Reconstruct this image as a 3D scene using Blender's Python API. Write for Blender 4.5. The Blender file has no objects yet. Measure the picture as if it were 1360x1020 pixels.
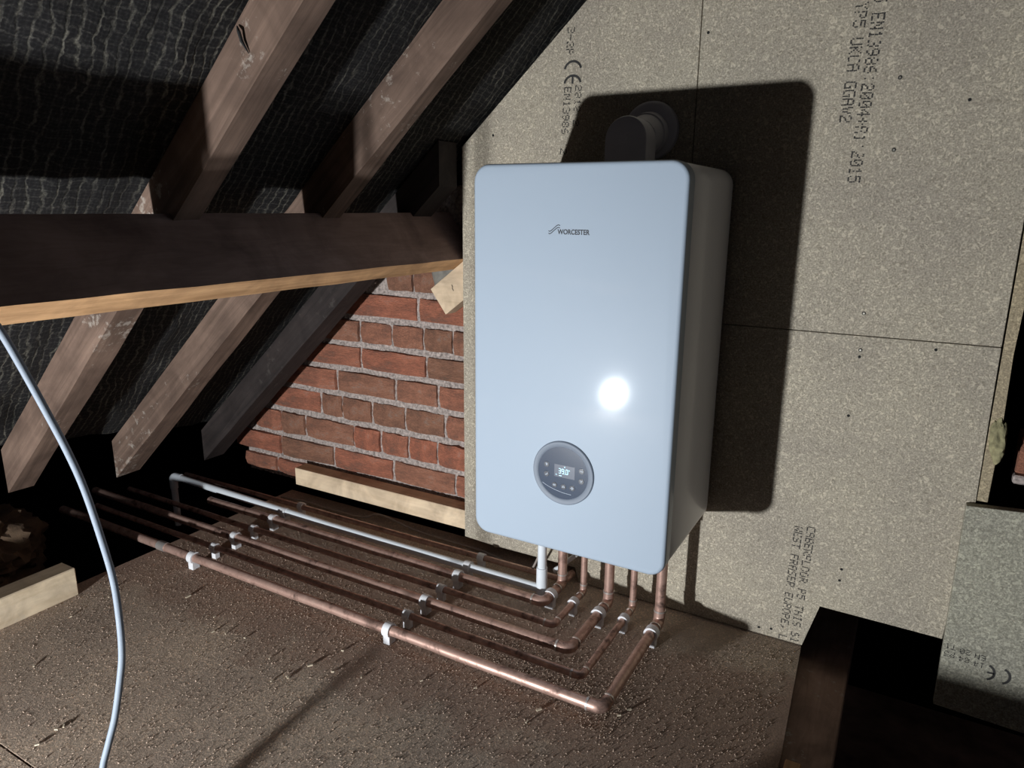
import bpy, bmesh, math, random
from mathutils import Vector, Matrix, noise
random.seed(7)
C = bpy.context.scene.collection
scn = bpy.context.scene
PI = math.pi

# ------------------------------------------------------------------ camera
cd = bpy.data.cameras.new('camera'); cam = bpy.data.objects.new('camera', cd); C.objects.link(cam)
cam.location = (0.72819, -1.46316, 0.89836)
cam.rotation_euler = (1.327264, -0.008659, 0.516252)
cd.sensor_width = 36; cd.sensor_fit = 'HORIZONTAL'; cd.lens = 945.814 * 36 / 1360
cd.clip_start = 0.02
scn.camera = cam

# ------------------------------------------------------------------ world, lamp, exposure
w = bpy.data.worlds.new('world'); scn.world = w; w.use_nodes = True
w.node_tree.nodes['Background'].inputs[0].default_value = (0.86, 0.88, 1.0, 1)
w.node_tree.nodes['Background'].inputs[1].default_value = 0.028
LAMP_POS = (-0.297, -2.075, 0.118)
ld = bpy.data.lights.new('work_lamp', 'AREA'); ld.shape = 'DISK'; ld.size = 0.06
ld.energy = 46; ld.color = (0.93, 0.97, 1.0)
lo = bpy.data.objects.new('work_lamp', ld); C.objects.link(lo); lo.location = LAMP_POS
lo.rotation_euler = Vector((-0.55, -2.0, -0.45)).to_track_quat('Z', 'Y').to_euler()
vs = scn.view_settings
vs.view_transform = 'Standard'; vs.look = 'None'; vs.gamma = 1; vs.use_curve_mapping = False
vs.exposure = 0.0

# ------------------------------------------------------------------ material helpers
MATS = {}
def nt(name):
    m = bpy.data.materials.new(name); m.use_nodes = True
    t = m.node_tree; b = t.nodes['Principled BSDF']
    MATS[name] = m
    return m, t, b
def N(t, typ, **kw):
    n = t.nodes.new(typ)
    for k, v in kw.items():
        if k in n.inputs: n.inputs[k].default_value = v
        else: setattr(n, k, v)
    return n
def coords(t, scale=(1, 1, 1), rot=(0, 0, 0), kind='Object'):
    tc = N(t, 'ShaderNodeTexCoord'); mp = N(t, 'ShaderNodeMapping')
    mp.inputs['Scale'].default_value = scale; mp.inputs['Rotation'].default_value = rot
    t.links.new(tc.outputs[kind], mp.inputs['Vector'])
    return mp.outputs[0]
def ramp(t, src, stops):
    r = N(t, 'ShaderNodeValToRGB'); e = r.color_ramp.elements
    while len(e) < len(stops): e.new(0.5)
    for i, (p, c) in enumerate(stops):
        e[i].position = p; e[i].color = (*c, 1) if len(c) == 3 else c
    t.links.new(src, r.inputs[0]); return r.outputs[0]
def noise_(t, v, scale, detail=4, rough=0.6, dist=0.0):
    n = N(t, 'ShaderNodeTexNoise', Scale=scale, Detail=detail, Roughness=rough, Distortion=dist)
    t.links.new(v, n.inputs['Vector']); return n.outputs[0]
def mix(t, a, b, fac, mode='MIX'):
    m = N(t, 'ShaderNodeMix', data_type='RGBA', blend_type=mode)
    for sock, val in ((m.inputs[0], fac), (m.inputs[6], a), (m.inputs[7], b)):
        if isinstance(val, (int, float)): sock.default_value = val
        elif isinstance(val, tuple): sock.default_value = (*val, 1)
        else: t.links.new(val, sock)
    return m.outputs[2]
def bump(t, b, h, strength, dist):
    n = N(t, 'ShaderNodeBump', Strength=strength, Distance=dist)
    t.links.new(h, n.inputs['Height']); t.links.new(n.outputs[0], b.inputs['Normal'])
def plain(name, col, rough=0.6, metal=0.0, coat=0.0, var=0.0, vscale=40, bmp=0.0):
    m, t, b = nt(name)
    b.inputs['Roughness'].default_value = rough; b.inputs['Metallic'].default_value = metal
    b.inputs['Coat Weight'].default_value = coat; b.inputs['Coat Roughness'].default_value = 0.05
    v = coords(t)
    n = noise_(t, v, vscale, 5)
    c2 = tuple(x * (1 - var) for x in col); c3 = tuple(min(1, x * (1 + var)) for x in col)
    t.links.new(ramp(t, n, [(0.3, c2), (0.7, c3)]), b.inputs['Base Color'])
    if bmp: bump(t, b, n, 0.5, bmp)
    return m

def chipboard(name, tint=(1, 1, 1), stain=False, flat_scale=(1, 1, 1)):
    m, t, b = nt(name); b.inputs['Roughness'].default_value = 0.85
    b.inputs['Specular IOR Level'].default_value = 0.2
    v = coords(t, scale=flat_scale)
    fine = noise_(t, v, 330, 3, 0.75)
    chips = N(t, 'ShaderNodeTexVoronoi', Scale=300.0, Randomness=1.0)
    wv = N(t, 'ShaderNodeVectorMath', operation='ADD'); wn = N(t, 'ShaderNodeTexNoise', Scale=60.0)
    t.links.new(v, wn.inputs['Vector']); sc = N(t, 'ShaderNodeVectorMath', operation='SCALE'); sc.inputs['Scale'].default_value = 0.02
    t.links.new(wn.outputs['Color'], sc.inputs[0]); t.links.new(v, wv.inputs[0]); t.links.new(sc.outputs[0], wv.inputs[1])
    t.links.new(wv.outputs[0], chips.inputs['Vector'])
    k = lambda c: tuple(a * b_ for a, b_ in zip(c, tint))
    base = ramp(t, fine, [(0.30, k((0.17, 0.155, 0.122))), (0.5, k((0.30, 0.275, 0.222))), (0.70, k((0.50, 0.455, 0.36)))])
    sepr = N(t, 'ShaderNodeSeparateColor'); t.links.new(chips.outputs['Color'], sepr.inputs[0])
    light = ramp(t, sepr.outputs[0], [(0.80, (0, 0, 0)), (0.92, (1, 1, 1))])
    dark = ramp(t, sepr.outputs[1], [(0.80, (0, 0, 0)), (0.95, (1, 1, 1))])
    lf = N(t, 'ShaderNodeMath', operation='MULTIPLY'); t.links.new(light, lf.inputs[0]); lf.inputs[1].default_value = 0.5
    df = N(t, 'ShaderNodeMath', operation='MULTIPLY'); t.links.new(dark, df.inputs[0]); df.inputs[1].default_value = 0.45
    c = mix(t, base, k((0.60, 0.55, 0.43)), lf.outputs[0])
    c = mix(t, c, k((0.15, 0.135, 0.10)), df.outputs[0])
    big = noise_(t, v, 5, 3, 0.5)
    c = mix(t, c, ramp(t, big, [(0.3, (0.88, 0.86, 0.86)), (0.7, (1.08, 1.06, 1.02))]), 1.0, 'MULTIPLY')
    if stain:
        # reddish flux dust and brown dirt along the pipe runs
        v0 = coords(t)
        sx = N(t, 'ShaderNodeSeparateXYZ'); t.links.new(v0, sx.inputs[0])
        d = N(t, 'ShaderNodeMath', operation='ADD'); t.links.new(sx.outputs[1], d.inputs[0]); d.inputs[1].default_value = 0.36
        a = N(t, 'ShaderNodeMath', operation='ABSOLUTE'); t.links.new(d.outputs[0], a.inputs[0])
        pn = noise_(t, v0, 9, 5, 0.65)
        s = N(t, 'ShaderNodeMath', operation='MULTIPLY_ADD'); t.links.new(pn, s.inputs[0]); s.inputs[1].default_value = -0.35; t.links.new(a.outputs[0], s.inputs[2])
        mk = ramp(t, s.outputs[0], [(0.0, (0.55, 0.55, 0.55)), (0.075, (0, 0, 0))])
        c = mix(t, c, (0.40, 0.20, 0.13), mk)
        dn = noise_(t, v0, 3.5, 6, 0.7)
        dk = ramp(t, dn, [(0.42, (0, 0, 0)), (0.75, (0.6, 0.6, 0.6))])
        c = mix(t, c, (0.38, 0.27, 0.20), dk)
    t.links.new(c, b.inputs['Base Color'])
    if stain:
        coarse = noise_(t, v, 190, 5, 0.8)
        bump(t, b, coarse, 1.0, 0.0075)
        b.inputs['Diffuse Roughness'].default_value = 1.0
        b.inputs['Sheen Weight'].default_value = 0.25; b.inputs['Sheen Roughness'].default_value = 0.6
        b.inputs['Sheen Tint'].default_value = (0.95, 0.85, 0.75, 1)
    else: bump(t, b, fine, 0.6, 0.0008)
    return m
M_CHIP = chipboard('chipboard', (1.24, 1.22, 1.23))
M_CHIP2 = chipboard('chipboard_weathered', (1.04, 1.10, 1.12))
M_FLOOR = chipboard('chipboard_floor', (2.15, 1.86, 1.80), stain=True)
M_RAW = chipboard('chipboard_raw_edge', (1.15, 1.05, 0.9))

def wood(name, c1, c2, scale=(2, 40, 40), rough=0.75, specks=0.0, bmp=0.0012):
    m, t, b = nt(name); b.inputs['Roughness'].default_value = rough
    b.inputs['Specular IOR Level'].default_value = 0.25
    v = coords(t, scale=scale)
    n = noise_(t, v, 1.0, 6, 0.65, 1.2)
    v1 = coords(t)
    big = noise_(t, v1, 9, 5, 0.6, 0.6)
    c = ramp(t, n, [(0.28, c1), (0.72, c2)])
    c = mix(t, c, ramp(t, big, [(0.32, (0.55, 0.5, 0.5)), (0.66, (1.2, 1.15, 1.15))]), 0.8, 'MULTIPLY')
    if specks:
        s = noise_(t, v1, 55, 4, 0.7)
        s2 = noise_(t, v1, 6, 3, 0.6)
        mm = N(t, 'ShaderNodeMath', operation='MULTIPLY'); t.links.new(s, mm.inputs[0]); t.links.new(s2, mm.inputs[1])
        c = mix(t, c, (0.42, 0.38, 0.33), ramp(t, mm.outputs[0], [(0.345, (0, 0, 0)), (0.41, (specks, specks, specks))]))
    t.links.new(c, b.inputs['Base Color'])
    bump(t, b, n, 0.5, bmp)
    return m
M_RAFTER = wood('old_rafter_wood', (0.075, 0.050, 0.037), (0.185, 0.128, 0.096), specks=0.5)
M_RAFTER2 = wood('dark_rafter_wood', (0.018, 0.015, 0.0145), (0.048, 0.038, 0.035), specks=0.06)  # darker wood tone for the rafter by the bricks
M_PURLIN = wood('purlin_wood', (0.26, 0.18, 0.155), (0.36, 0.26, 0.225), scale=(60, 6, 60), bmp=0.001)
M_LITWOOD = wood('lit_edge_wood', (0.36, 0.21, 0.10), (0.62, 0.39, 0.20), scale=(60, 3, 60))  # paler tan; lamplight on the purlin's lower face put into the colour
M_PINE = wood('new_pine', (0.60, 0.47, 0.31), (0.78, 0.64, 0.45), scale=(3, 40, 40), bmp=0.0003)
M_TIMBER = wood('rough_timber_face', (0.55, 0.45, 0.30), (0.72, 0.62, 0.45), scale=(40, 5, 40), specks=0.2)
M_JOIST = wood('joist_wood', (0.22, 0.145, 0.11), (0.36, 0.25, 0.20), scale=(50, 5, 50), specks=0.9)

def felt_mat():
    m, t, b = nt('roofing_felt'); b.inputs['Roughness'].default_value = 0.9; b.inputs['Specular IOR Level'].default_value = 0.12
    tc = N(t, 'ShaderNodeTexCoord')
    # UV: u runs along the eaves (metres), v runs up the slope; hessian threads show through the bitumen
    def M_(op, a_, b_=None, c_=None):
        n = N(t, 'ShaderNodeMath', operation=op)
        for i_, q_ in enumerate((a_, b_, c_)):
            if q_ is None: continue
            if isinstance(q_, (int, float)): n.inputs[i_].default_value = q_
            else: t.links.new(q_, n.inputs[i_])
        return n.outputs[0]
    sp = N(t, 'ShaderNodeSeparateXYZ'); t.links.new(tc.outputs['UV'], sp.inputs[0])
    def uvn(su, sv, detail, rough=0.6):
        mp = N(t, 'ShaderNodeMapping'); mp.inputs['Scale'].default_value = (su, sv, 1)
        t.links.new(tc.outputs['UV'], mp.inputs['Vector'])
        return noise_(t, mp.outputs[0], 1.0, detail, rough)
    def threads(cu_, cv_, warp, wn, width, soft):
        ph = M_('ADD', M_('ADD', M_('MULTIPLY', sp.outputs[0], cu_), M_('MULTIPLY', sp.outputs[1], cv_)), M_('MULTIPLY', wn, warp))
        d = M_('ABSOLUTE', M_('SUBTRACT', M_('FRACT', ph), 0.5))
        return ramp(t, d, [(width, (1, 1, 1)), (width + soft, (0, 0, 0))])
    w1 = uvn(16, 11, 4, 0.65); w2 = uvn(30, 26, 3)
    streak = ramp(t, uvn(60, 16, 4, 0.7), [(0.42, (0, 0, 0)), (0.66, (1, 1, 1))])
    patch = ramp(t, uvn(3.2, 2.4, 4, 0.7), [(0.34, (0.3, 0.3, 0.3)), (0.62, (1, 1, 1))])
    fine = ramp(t, uvn(240, 200, 4, 0.8), [(0.42, (0.1, 0.1, 0.1)), (0.66, (1, 1, 1))])
    n1 = threads(56, 8, 2.6, w1, 0.05, 0.12)
    n1b = threads(6, 60, 2.0, w2, 0.04, 0.12)
    n2 = threads(150, 10, 2.4, w2, 0.08, 0.22)
    n3 = threads(8, 170, 2.4, w2, 0.08, 0.22)
    a = mix(t, n1, streak, 0.85, 'MULTIPLY'); a = mix(t, a, patch, 1.0, 'MULTIPLY'); a = mix(t, a, fine, 0.8, 'MULTIPLY')
    c = mix(t, (0.011, 0.0105, 0.011), (0.25, 0.235, 0.19), a)
    x_ = mix(t, n1b, fine, 1.0, 'MULTIPLY'); x_ = mix(t, x_, patch, 1.0, 'MULTIPLY'); x_ = mix(t, x_, (0.35, 0.35, 0.35), 1.0, 'MULTIPLY')
    c = mix(t, c, (0.17, 0.16, 0.14), x_)
    f_ = mix(t, n2, n3, 1.0, 'ADD'); f_ = mix(t, f_, fine, 1.0, 'MULTIPLY'); f_ = mix(t, f_, (0.11, 0.11, 0.11), 1.0, 'MULTIPLY')
    c = mix(t, c, (0.14, 0.135, 0.13), f_)
    t.links.new(c, b.inputs['Base Color'])
    bump(t, b, n1, 0.4, 0.0012)
    return m
M_FELT = felt_mat()
M_BLACK = plain('void_black', (0.006, 0.006, 0.007), 1.0); M_BLACK.node_tree.nodes['Principled BSDF'].inputs['Specular IOR Level'].default_value = 0.0  # flat black, stands in for unlit depth beyond the openings

def brick_mat():
    m, t, b = nt('red_brick'); b.inputs['Roughness'].default_value = 0.9
    oi = N(t, 'ShaderNodeObjectInfo')
    v = coords(t, kind='Object')
    mp = N(t, 'ShaderNodeVectorMath', operation='ADD'); t.links.new(v, mp.inputs[0]); t.links.new(oi.outputs['Random'], mp.inputs[1])
    n = noise_(t, mp.outputs[0], 1.7, 6, 0.75)
    f = noise_(t, mp.outputs[0], 22, 4, 0.8)
    c = ramp(t, n, [(0.30, (0.30, 0.19, 0.14)), (0.43, (0.50, 0.22, 0.14)), (0.56, (0.72, 0.31, 0.19)), (0.70, (0.66, 0.43, 0.34))])
    tint = ramp(t, oi.outputs['Random'], [(0.0, (0.75, 0.85, 0.85)), (0.5, (1.0, 1.0, 1.0)), (1.0, (1.15, 0.95, 0.9))])
    c = mix(t, c, tint, 1.0, 'MULTIPLY')
    c = mix(t, c, ramp(t, f, [(0.3, (0.6, 0.55, 0.55)), (0.6, (1.1, 1.1, 1.1))]), 0.7, 'MULTIPLY')
    t.links.new(c, b.inputs['Base Color']); bump(t, b, f, 0.8, 0.03)
    return m
M_BRICK = brick_mat()
M_MORTAR = plain('lime_mortar', (0.37, 0.31, 0.28), 0.95, var=0.55, vscale=120, bmp=0.004)
M_RENDER = plain('grey_render', (0.20, 0.185, 0.16), 0.95, var=0.35, vscale=35, bmp=0.003)

def copper(name, dull):
    m, t, b = nt(name)
    v = coords(t)
    n = noise_(t, v, 38, 5, 0.65, 0.3)
    c = ramp(t, n, [(0.30, (0.12, 0.075, 0.06)), (0.46, (0.46, 0.29, 0.235)), (0.72, (0.66, 0.445, 0.365))])
    t.links.new(c, b.inputs['Base Color'])
    t.links.new(ramp(t, n, [(0.3, (0.6,) * 3), (0.6, (dull,) * 3)]), b.inputs['Roughness'])
    b.inputs['Metallic'].default_value = 0.55
    return m
M_COPPER = copper('copper_tube', 0.38)
M_SOLDER = plain('solder', (0.62, 0.56, 0.52), 0.35, metal=0.7, var=0.2)
M_WHITEPL = plain('white_plastic', (0.72, 0.76, 0.80), 0.35, var=0.03)
M_CLIP = plain('clip_plastic', (0.74, 0.74, 0.76), 0.45, var=0.05)
M_CABLE = plain('cable_sheath', (0.19, 0.225, 0.275), 0.65, var=0.05)
M_WIRE = plain('grey_wire', (0.32, 0.27, 0.24), 0.5, var=0.1)
def enamel():
    m, t, b = nt('white_enamel')
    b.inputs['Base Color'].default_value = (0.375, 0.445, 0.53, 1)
    b.inputs['Roughness'].default_value = 0.5; b.inputs['Specular IOR Level'].default_value = 0.25; b.inputs['Coat Weight'].default_value = 0.35
    b.inputs['Coat Roughness'].default_value = 0.09
    v = coords(t); n = noise_(t, v, 500, 2)
    bump(t, b, n, 0.05, 0.0002)
    return m
M_ENAMEL = enamel()
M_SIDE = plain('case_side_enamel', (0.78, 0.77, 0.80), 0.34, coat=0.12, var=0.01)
M_SEAM = plain('seal_grey', (0.10, 0.10, 0.12), 0.6)
M_BEZEL = plain('grey_bezel', (0.17, 0.20, 0.25), 0.55)
M_GLASS = plain('dark_display_glass', (0.045, 0.065, 0.105), 0.18, coat=0.8)
M_SCREEN = plain('lcd_screen', (0.085, 0.10, 0.14), 0.25)
M_BUTTON = plain('button_black', (0.018, 0.024, 0.04), 0.3)
M_ICON = plain('icon_grey', (0.45, 0.52, 0.62), 0.5)
M_INK = plain('printing_ink', (0.035, 0.033, 0.032), 0.9, var=0.4)
M_LOGO = plain('logo_ink', (0.01, 0.012, 0.018), 0.5)
M_FLUE = plain('flue_plastic', (0.62, 0.61, 0.66), 0.5, var=0.05)
M_SCREW = plain('screw_steel', (0.55, 0.52, 0.45), 0.35, metal=0.9)
M_DARK = plain('screw_recess', (0.01, 0.01, 0.01), 0.9)
M_CHIPS = plain('wood_chips', (0.50, 0.42, 0.31), 0.9, var=0.3)
M_DUST = plain('sawdust', (0.44, 0.33, 0.25), 0.9, var=0.4)
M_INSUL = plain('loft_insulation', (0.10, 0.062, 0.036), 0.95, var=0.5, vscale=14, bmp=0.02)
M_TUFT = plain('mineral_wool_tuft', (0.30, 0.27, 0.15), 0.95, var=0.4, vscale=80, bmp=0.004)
M_LATH = plain('hatch_underside', (0.30, 0.18, 0.13), 0.9, var=0.5, vscale=12)
def emit():
    m, t, b = nt('lit_digits')
    b.inputs['Base Color'].default_value = (0.1, 0.1, 0.1, 1)
    b.inputs['Emission Color'].default_value = (0.45, 0.82, 1.0, 1); b.inputs['Emission Strength'].default_value = 1.6
    return m
M_DIGIT = emit()

# ------------------------------------------------------------------ geometry helpers
def smooth(me, ang=35):
    for p in me.polygons: p.use_smooth = True
    try: me.set_sharp_from_angle(angle=math.radians(ang))
    except Exception: pass
def obj(name, bm, mat, parent=None, sm=False, mats=None):
    bmesh.ops.recalc_face_normals(bm, faces=bm.faces)
    me = bpy.data.meshes.new(name); bm.to_mesh(me); bm.free()
    for m in (mats or [mat]): me.materials.append(m)
    if sm: smooth(me)
    o = bpy.data.objects.new(name, me); C.objects.link(o)
    if parent is not None: o.parent = parent
    return o
def tag(o, label, cat, group=None):
    o['label'] = label; o['category'] = cat
    if group: o['group'] = group
    return o
def empty(name, loc=(0, 0, 0)):
    o = bpy.data.objects.new(name, None); C.objects.link(o); o.location = loc; o.empty_display_size = 0.05
    return o
def thing(name, label, cat, group=None):
    return tag(empty(name), label, cat, group)
def bm_box(bm, lo, hi, bev=0.0, seg=1):
    lo = Vector(lo); hi = Vector(hi)
    r = bmesh.ops.create_cube(bm, size=1.0)
    bmesh.ops.scale(bm, vec=hi - lo, verts=r['verts'])
    bmesh.ops.translate(bm, vec=(lo + hi) / 2, verts=r['verts'])
    if bev:
        es = list({e for v in r['verts'] for e in v.link_edges})
        bmesh.ops.bevel(bm, geom=es, offset=bev, segments=seg, affect='EDGES', profile=0.5)
def box(name, lo, hi, mat, parent=None, bev=0.002, seg=1):
    bm = bmesh.new(); bm_box(bm, lo, hi, bev, seg); return obj(name, bm, mat, parent)
def bm_prism(bm, pts, vec):
    """closed polygon pts (3-D) extruded by vec"""
    a = [bm.verts.new(p) for p in pts]; b = [bm.verts.new(Vector(p) + Vector(vec)) for p in pts]
    n = len(pts); bm.faces.new(a); bm.faces.new(b[::-1])
    for i in range(n): bm.faces.new((a[i], b[i], b[(i + 1) % n], a[(i + 1) % n]))
def prism(name, pts, vec, mat, parent=None, bev=0.0, mats=None):
    bm = bmesh.new(); bm_prism(bm, pts, vec)
    if bev: bmesh.ops.bevel(bm, geom=list(bm.edges), offset=bev, segments=1, affect='EDGES')
    return obj(name, bm, mat, parent, mats=mats)
def bm_tube(bm, pts, r, seg=16, caps=True, radii=None):
    pts = [Vector(p) for p in pts]; n = len(pts); rings = []
    t0 = (pts[1] - pts[0]).normalized()
    up = Vector((0, 0, 1)) if abs(t0.z) < 0.9 else Vector((0, 1, 0))
    u = t0.cross(up).normalized()
    for i, p in enumerate(pts):
        if i == 0: t = pts[1] - pts[0]
        elif i == n - 1: t = pts[-1] - pts[-2]
        else: t = (pts[i + 1] - p).normalized() + (p - pts[i - 1]).normalized()
        t = t.normalized(); u = (u - t * u.dot(t)).normalized(); v = t.cross(u)
        rr = radii[i] if radii else r
        rings.append([bm.verts.new(p + u * math.cos(2 * PI * k / seg) * rr + v * math.sin(2 * PI * k / seg) * rr) for k in range(seg)])
    for a, b in zip(rings, rings[1:]):
        for k in range(seg): bm.faces.new((a[k], a[(k + 1) % seg], b[(k + 1) % seg], b[k]))
    if caps:
        bm.faces.new(rings[0][::-1]); bm.faces.new(rings[-1])
def tube(name, pts, r, mat, parent=None, seg=16, radii=None):
    bm = bmesh.new(); bm_tube(bm, pts, r, seg, radii=radii); return obj(name, bm, mat, parent, sm=True)
def bend(corner, d0, d1, R, n=7):
    """points of a 90 degree bend at corner arriving along d0 and leaving along d1"""
    c = Vector(corner); d0 = Vector(d0); d1 = Vector(d1); o = c - d0 * R + d1 * R
    return [o + (-d1 * math.cos(a) + d0 * math.sin(a)) * R for a in [PI / 2 * i / n for i in range(n + 1)]]
def catmull(P, n=8):
    P = [Vector(p) for p in P]; Q = [P[0] * 2 - P[1]] + P + [P[-1] * 2 - P[-2]]; out = []
    for i in range(1, len(Q) - 2):
        for k in range(n):
            t = k / n; a, b, c, d = Q[i - 1:i + 3]
            out.append(0.5 * ((2 * b) + (c - a) * t + (2 * a - 5 * b + 4 * c - d) * t * t + (3 * b - a - 3 * c + d) * t ** 3))
    out.append(P[-1]); return out
def rrect(x0, x1, z0, z1, r, n=8):
    pts = []
    for cx, cz, a0 in ((x1 - r, z1 - r, 0), (x0 + r, z1 - r, 90), (x0 + r, z0 + r, 180), (x1 - r, z0 + r, 270)):
        for i in range(n + 1):
            a = math.radians(a0 + 90 * i / n); pts.append((cx + r * math.cos(a), cz + r * math.sin(a)))
    return pts
def bm_layers(bm, layers):
    """layers: list of (y, [(x,z)...]) with equal counts, skinned and capped"""
    rings = [[bm.verts.new((x, y, z)) for x, z in pts] for y, pts in layers]
    for a, b in zip(rings, rings[1:]):
        n = len(a)
        for i in range(n): bm.faces.new((a[i], a[(i + 1) % n], b[(i + 1) % n], b[i]))
    bm.faces.new(rings[0]); bm.faces.new(rings[-1][::-1])
def disc_pts(cx, cz, r, n=48): return [(cx + r * math.cos(2 * PI * i / n), cz + r * math.sin(2 * PI * i / n)) for i in range(n)]
def structure(o, kind='structure'): o['kind'] = kind; return o

# dot-matrix font, 5x7
FONT = {'A': '01110 10001 10001 11111 10001 10001 10001', 'B': '11110 10001 10001 11110 10001 10001 11110',
 'C': '01111 10000 10000 10000 10000 10000 01111', 'D': '11110 10001 10001 10001 10001 10001 11110',
 'E': '11111 10000 10000 11110 10000 10000 11111', 'F': '11111 10000 10000 11110 10000 10000 10000',
 'G': '01111 10000 10000 10011 10001 10001 01111', 'H': '10001 10001 10001 11111 10001 10001 10001',
 'I': '01110 00100 00100 00100 00100 00100 01110', 'K': '10001 10010 10100 11000 10100 10010 10001',
 'L': '10000 10000 10000 10000 10000 10000 11111', 'N': '10001 11001 10101 10101 10011 10001 10001',
 'O': '01110 10001 10001 10001 10001 10001 01110', 'P': '11110 10001 10001 11110 10000 10000 10000',
 'R': '11110 10001 10001 11110 10100 10010 10001', 'S': '01111 10000 10000 01110 00001 00001 11110',
 'T': '11111 00100 00100 00100 00100 00100 00100', 'U': '10001 10001 10001 10001 10001 10001 01110',
 'V': '10001 10001 10001 01010 01010 01010 00100', 'W': '10001 10001 10001 10101 10101 11011 10001',
 'Y': '10001 01010 00100 00100 00100 00100 00100', '0': '01110 10001 10011 10101 11001 10001 01110',
 '1': '00100 01100 00100 00100 00100 00100 01110', '2': '01110 10001 00001 00110 01000 10000 11111',
 '3': '11110 00001 00001 00110 00001 00001 11110', '4': '00010 00110 01010 10010 11111 00010 00010',
 '5': '11111 10000 11110 00001 00001 10001 01110', '6': '00110 01000 10000 11110 10001 10001 01110',
 '8': '01110 10001 10001 01110 10001 10001 01110', '9': '01110 10001 10001 01111 00001 00010 01100',
 ':': '00000 00100 00000 00000 00000 00100 00000', '+': '00000 00100 00100 11111 00100 00100 00000',
 '-': '00000 00000 00000 11111 00000 00000 00000', ',': '00000 00000 00000 00000 00110 00100 01000', ' ': '0 0 0 0 0 0 0'}
def dot_text(bm, s, start, rd, up, pitch, height, y, skip=0.10):
    """start = centre line point (x,z) at the first character; printed marks on plane y facing -y"""
    rd = Vector((rd[0], 0, rd[1])).normalized(); up = Vector((up[0], 0, up[1])).normalized()
    cw = pitch / 6; rh = height / 7
    for i, ch in enumerate(s):
        rows = FONT[ch].split()
        for r, row in enumerate(rows):
            for c, bit in enumerate(row):
                if bit != '1' or random.random() < skip: continue
                p = Vector((start[0], y, start[1])) + rd * (i * pitch + (c + 0.5) * cw) + up * ((3 - r) * rh)
                p += rd * random.uniform(-0.0002, 0.0002) + up * random.uniform(-0.0003, 0.0003)
                a = rd * cw * 0.44; b_ = up * rh * 0.44
                vs_ = [bm.verts.new(p + q) for q in (-a - b_, a - b_, a + b_, -a + b_)]
                f = bm.faces.new(vs_)
                vd = [bm.verts.new(v.co + Vector((0, 0.0004, 0))) for v in vs_]
                for k in range(4): bm.faces.new((vs_[k], vs_[(k + 1) % 4], vd[(k + 1) % 4], vd[k]))
def ribbon(bm, pts, wd, y, dep=0.0004):
    """flat printed stroke through (x,z) points on plane y"""
    P = [Vector((a, 0, b)) for a, b in pts]; L = []; Rr = []
    for i, p in enumerate(P):
        t = (P[min(i + 1, len(P) - 1)] - P[max(i - 1, 0)]).normalized(); n = Vector((-t.z, 0, t.x)) * wd / 2
        L.append(bm.verts.new((p + n) + Vector((0, y, 0)))); Rr.append(bm.verts.new((p - n) + Vector((0, y, 0))))
    for i in range(len(P) - 1): bm.faces.new((L[i], L[i + 1], Rr[i + 1], Rr[i]))
def arc(cx, cz, r, a0, a1, n=10, rz=None):
    rz = rz or r
    return [(cx + r * math.cos(math.radians(a0 + (a1 - a0) * i / n)), cz + rz * math.sin(math.radians(a0 + (a1 - a0) * i / n))) for i in range(n + 1)]

# ------------------------------------------------------------------ roof felt (ceiling)
SL = 0.9                       # roof slope
U0 = 0.879 + SL * 0.315        # rafter underside: z = U0 + SL*x
OFF = 0.100                    # felt lies this much above it (vertical)
def zu(x): return U0 + SL * x
bm = bmesh.new(); uvl = bm.loops.layers.uv.new('uv')
nx, ny = 150, 190; x0, x1, y0, y1 = -1.24, 0.42, -2.0, 0.10
grid = []
for j in range(ny + 1):
    row = []
    for i in range(nx + 1):
        y = y0 + (y1 - y0) * j / ny
        xs = max(x0, -1.17 + min(0, y) * -0.24)         # the felt stops short at the eaves
        xs = min(xs, -0.95)
        x = xs + (x1 - xs) * i / nx
        # sag between the rafters plus creases
        ph = ((y + 0.69) / 0.315)
        sag = -0.006 * (0.5 - 0.5 * math.cos(2 * PI * ph))
        h = noise.noise(Vector((x * 4, y * 9, 0))) * 0.007 + noise.noise(Vector((x * 16, y * 24, 3))) * 0.0035 + noise.noise(Vector((x * 45, y * 55, 9))) * 0.0016
        if x < -0.55: h += noise.noise(Vector((x * 9 + y * 3, y * 5, 7))) * 0.012 * min(1, (-0.55 - x) * 3)
        row.append((bm.verts.new((x - h * 0.67, y, zu(x) + OFF + 0.008 + sag + h * 0.74)), y, x * 1.345))
    grid.append(row)
for j in range(ny):
    for i in range(nx):
        q = (grid[j][i], grid[j][i + 1], grid[j + 1][i + 1], grid[j + 1][i])
        f = bm.faces.new([a[0] for a in q])
        for lp, a in zip(f.loops, q): lp[uvl].uv = (a[1], a[2])
ceil = obj('ceiling', bm, M_FELT, sm=True); structure(ceil)
# the opposite roof slope, and a black sheet for the unlit eaves depth
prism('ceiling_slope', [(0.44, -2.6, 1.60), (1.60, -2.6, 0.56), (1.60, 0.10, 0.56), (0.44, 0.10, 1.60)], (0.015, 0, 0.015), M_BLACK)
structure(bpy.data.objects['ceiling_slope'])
structure(box('wall_left', (-1.98, -2.6, -0.16), (-1.95, 0.44, 1.30), M_BLACK, bev=0))

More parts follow.
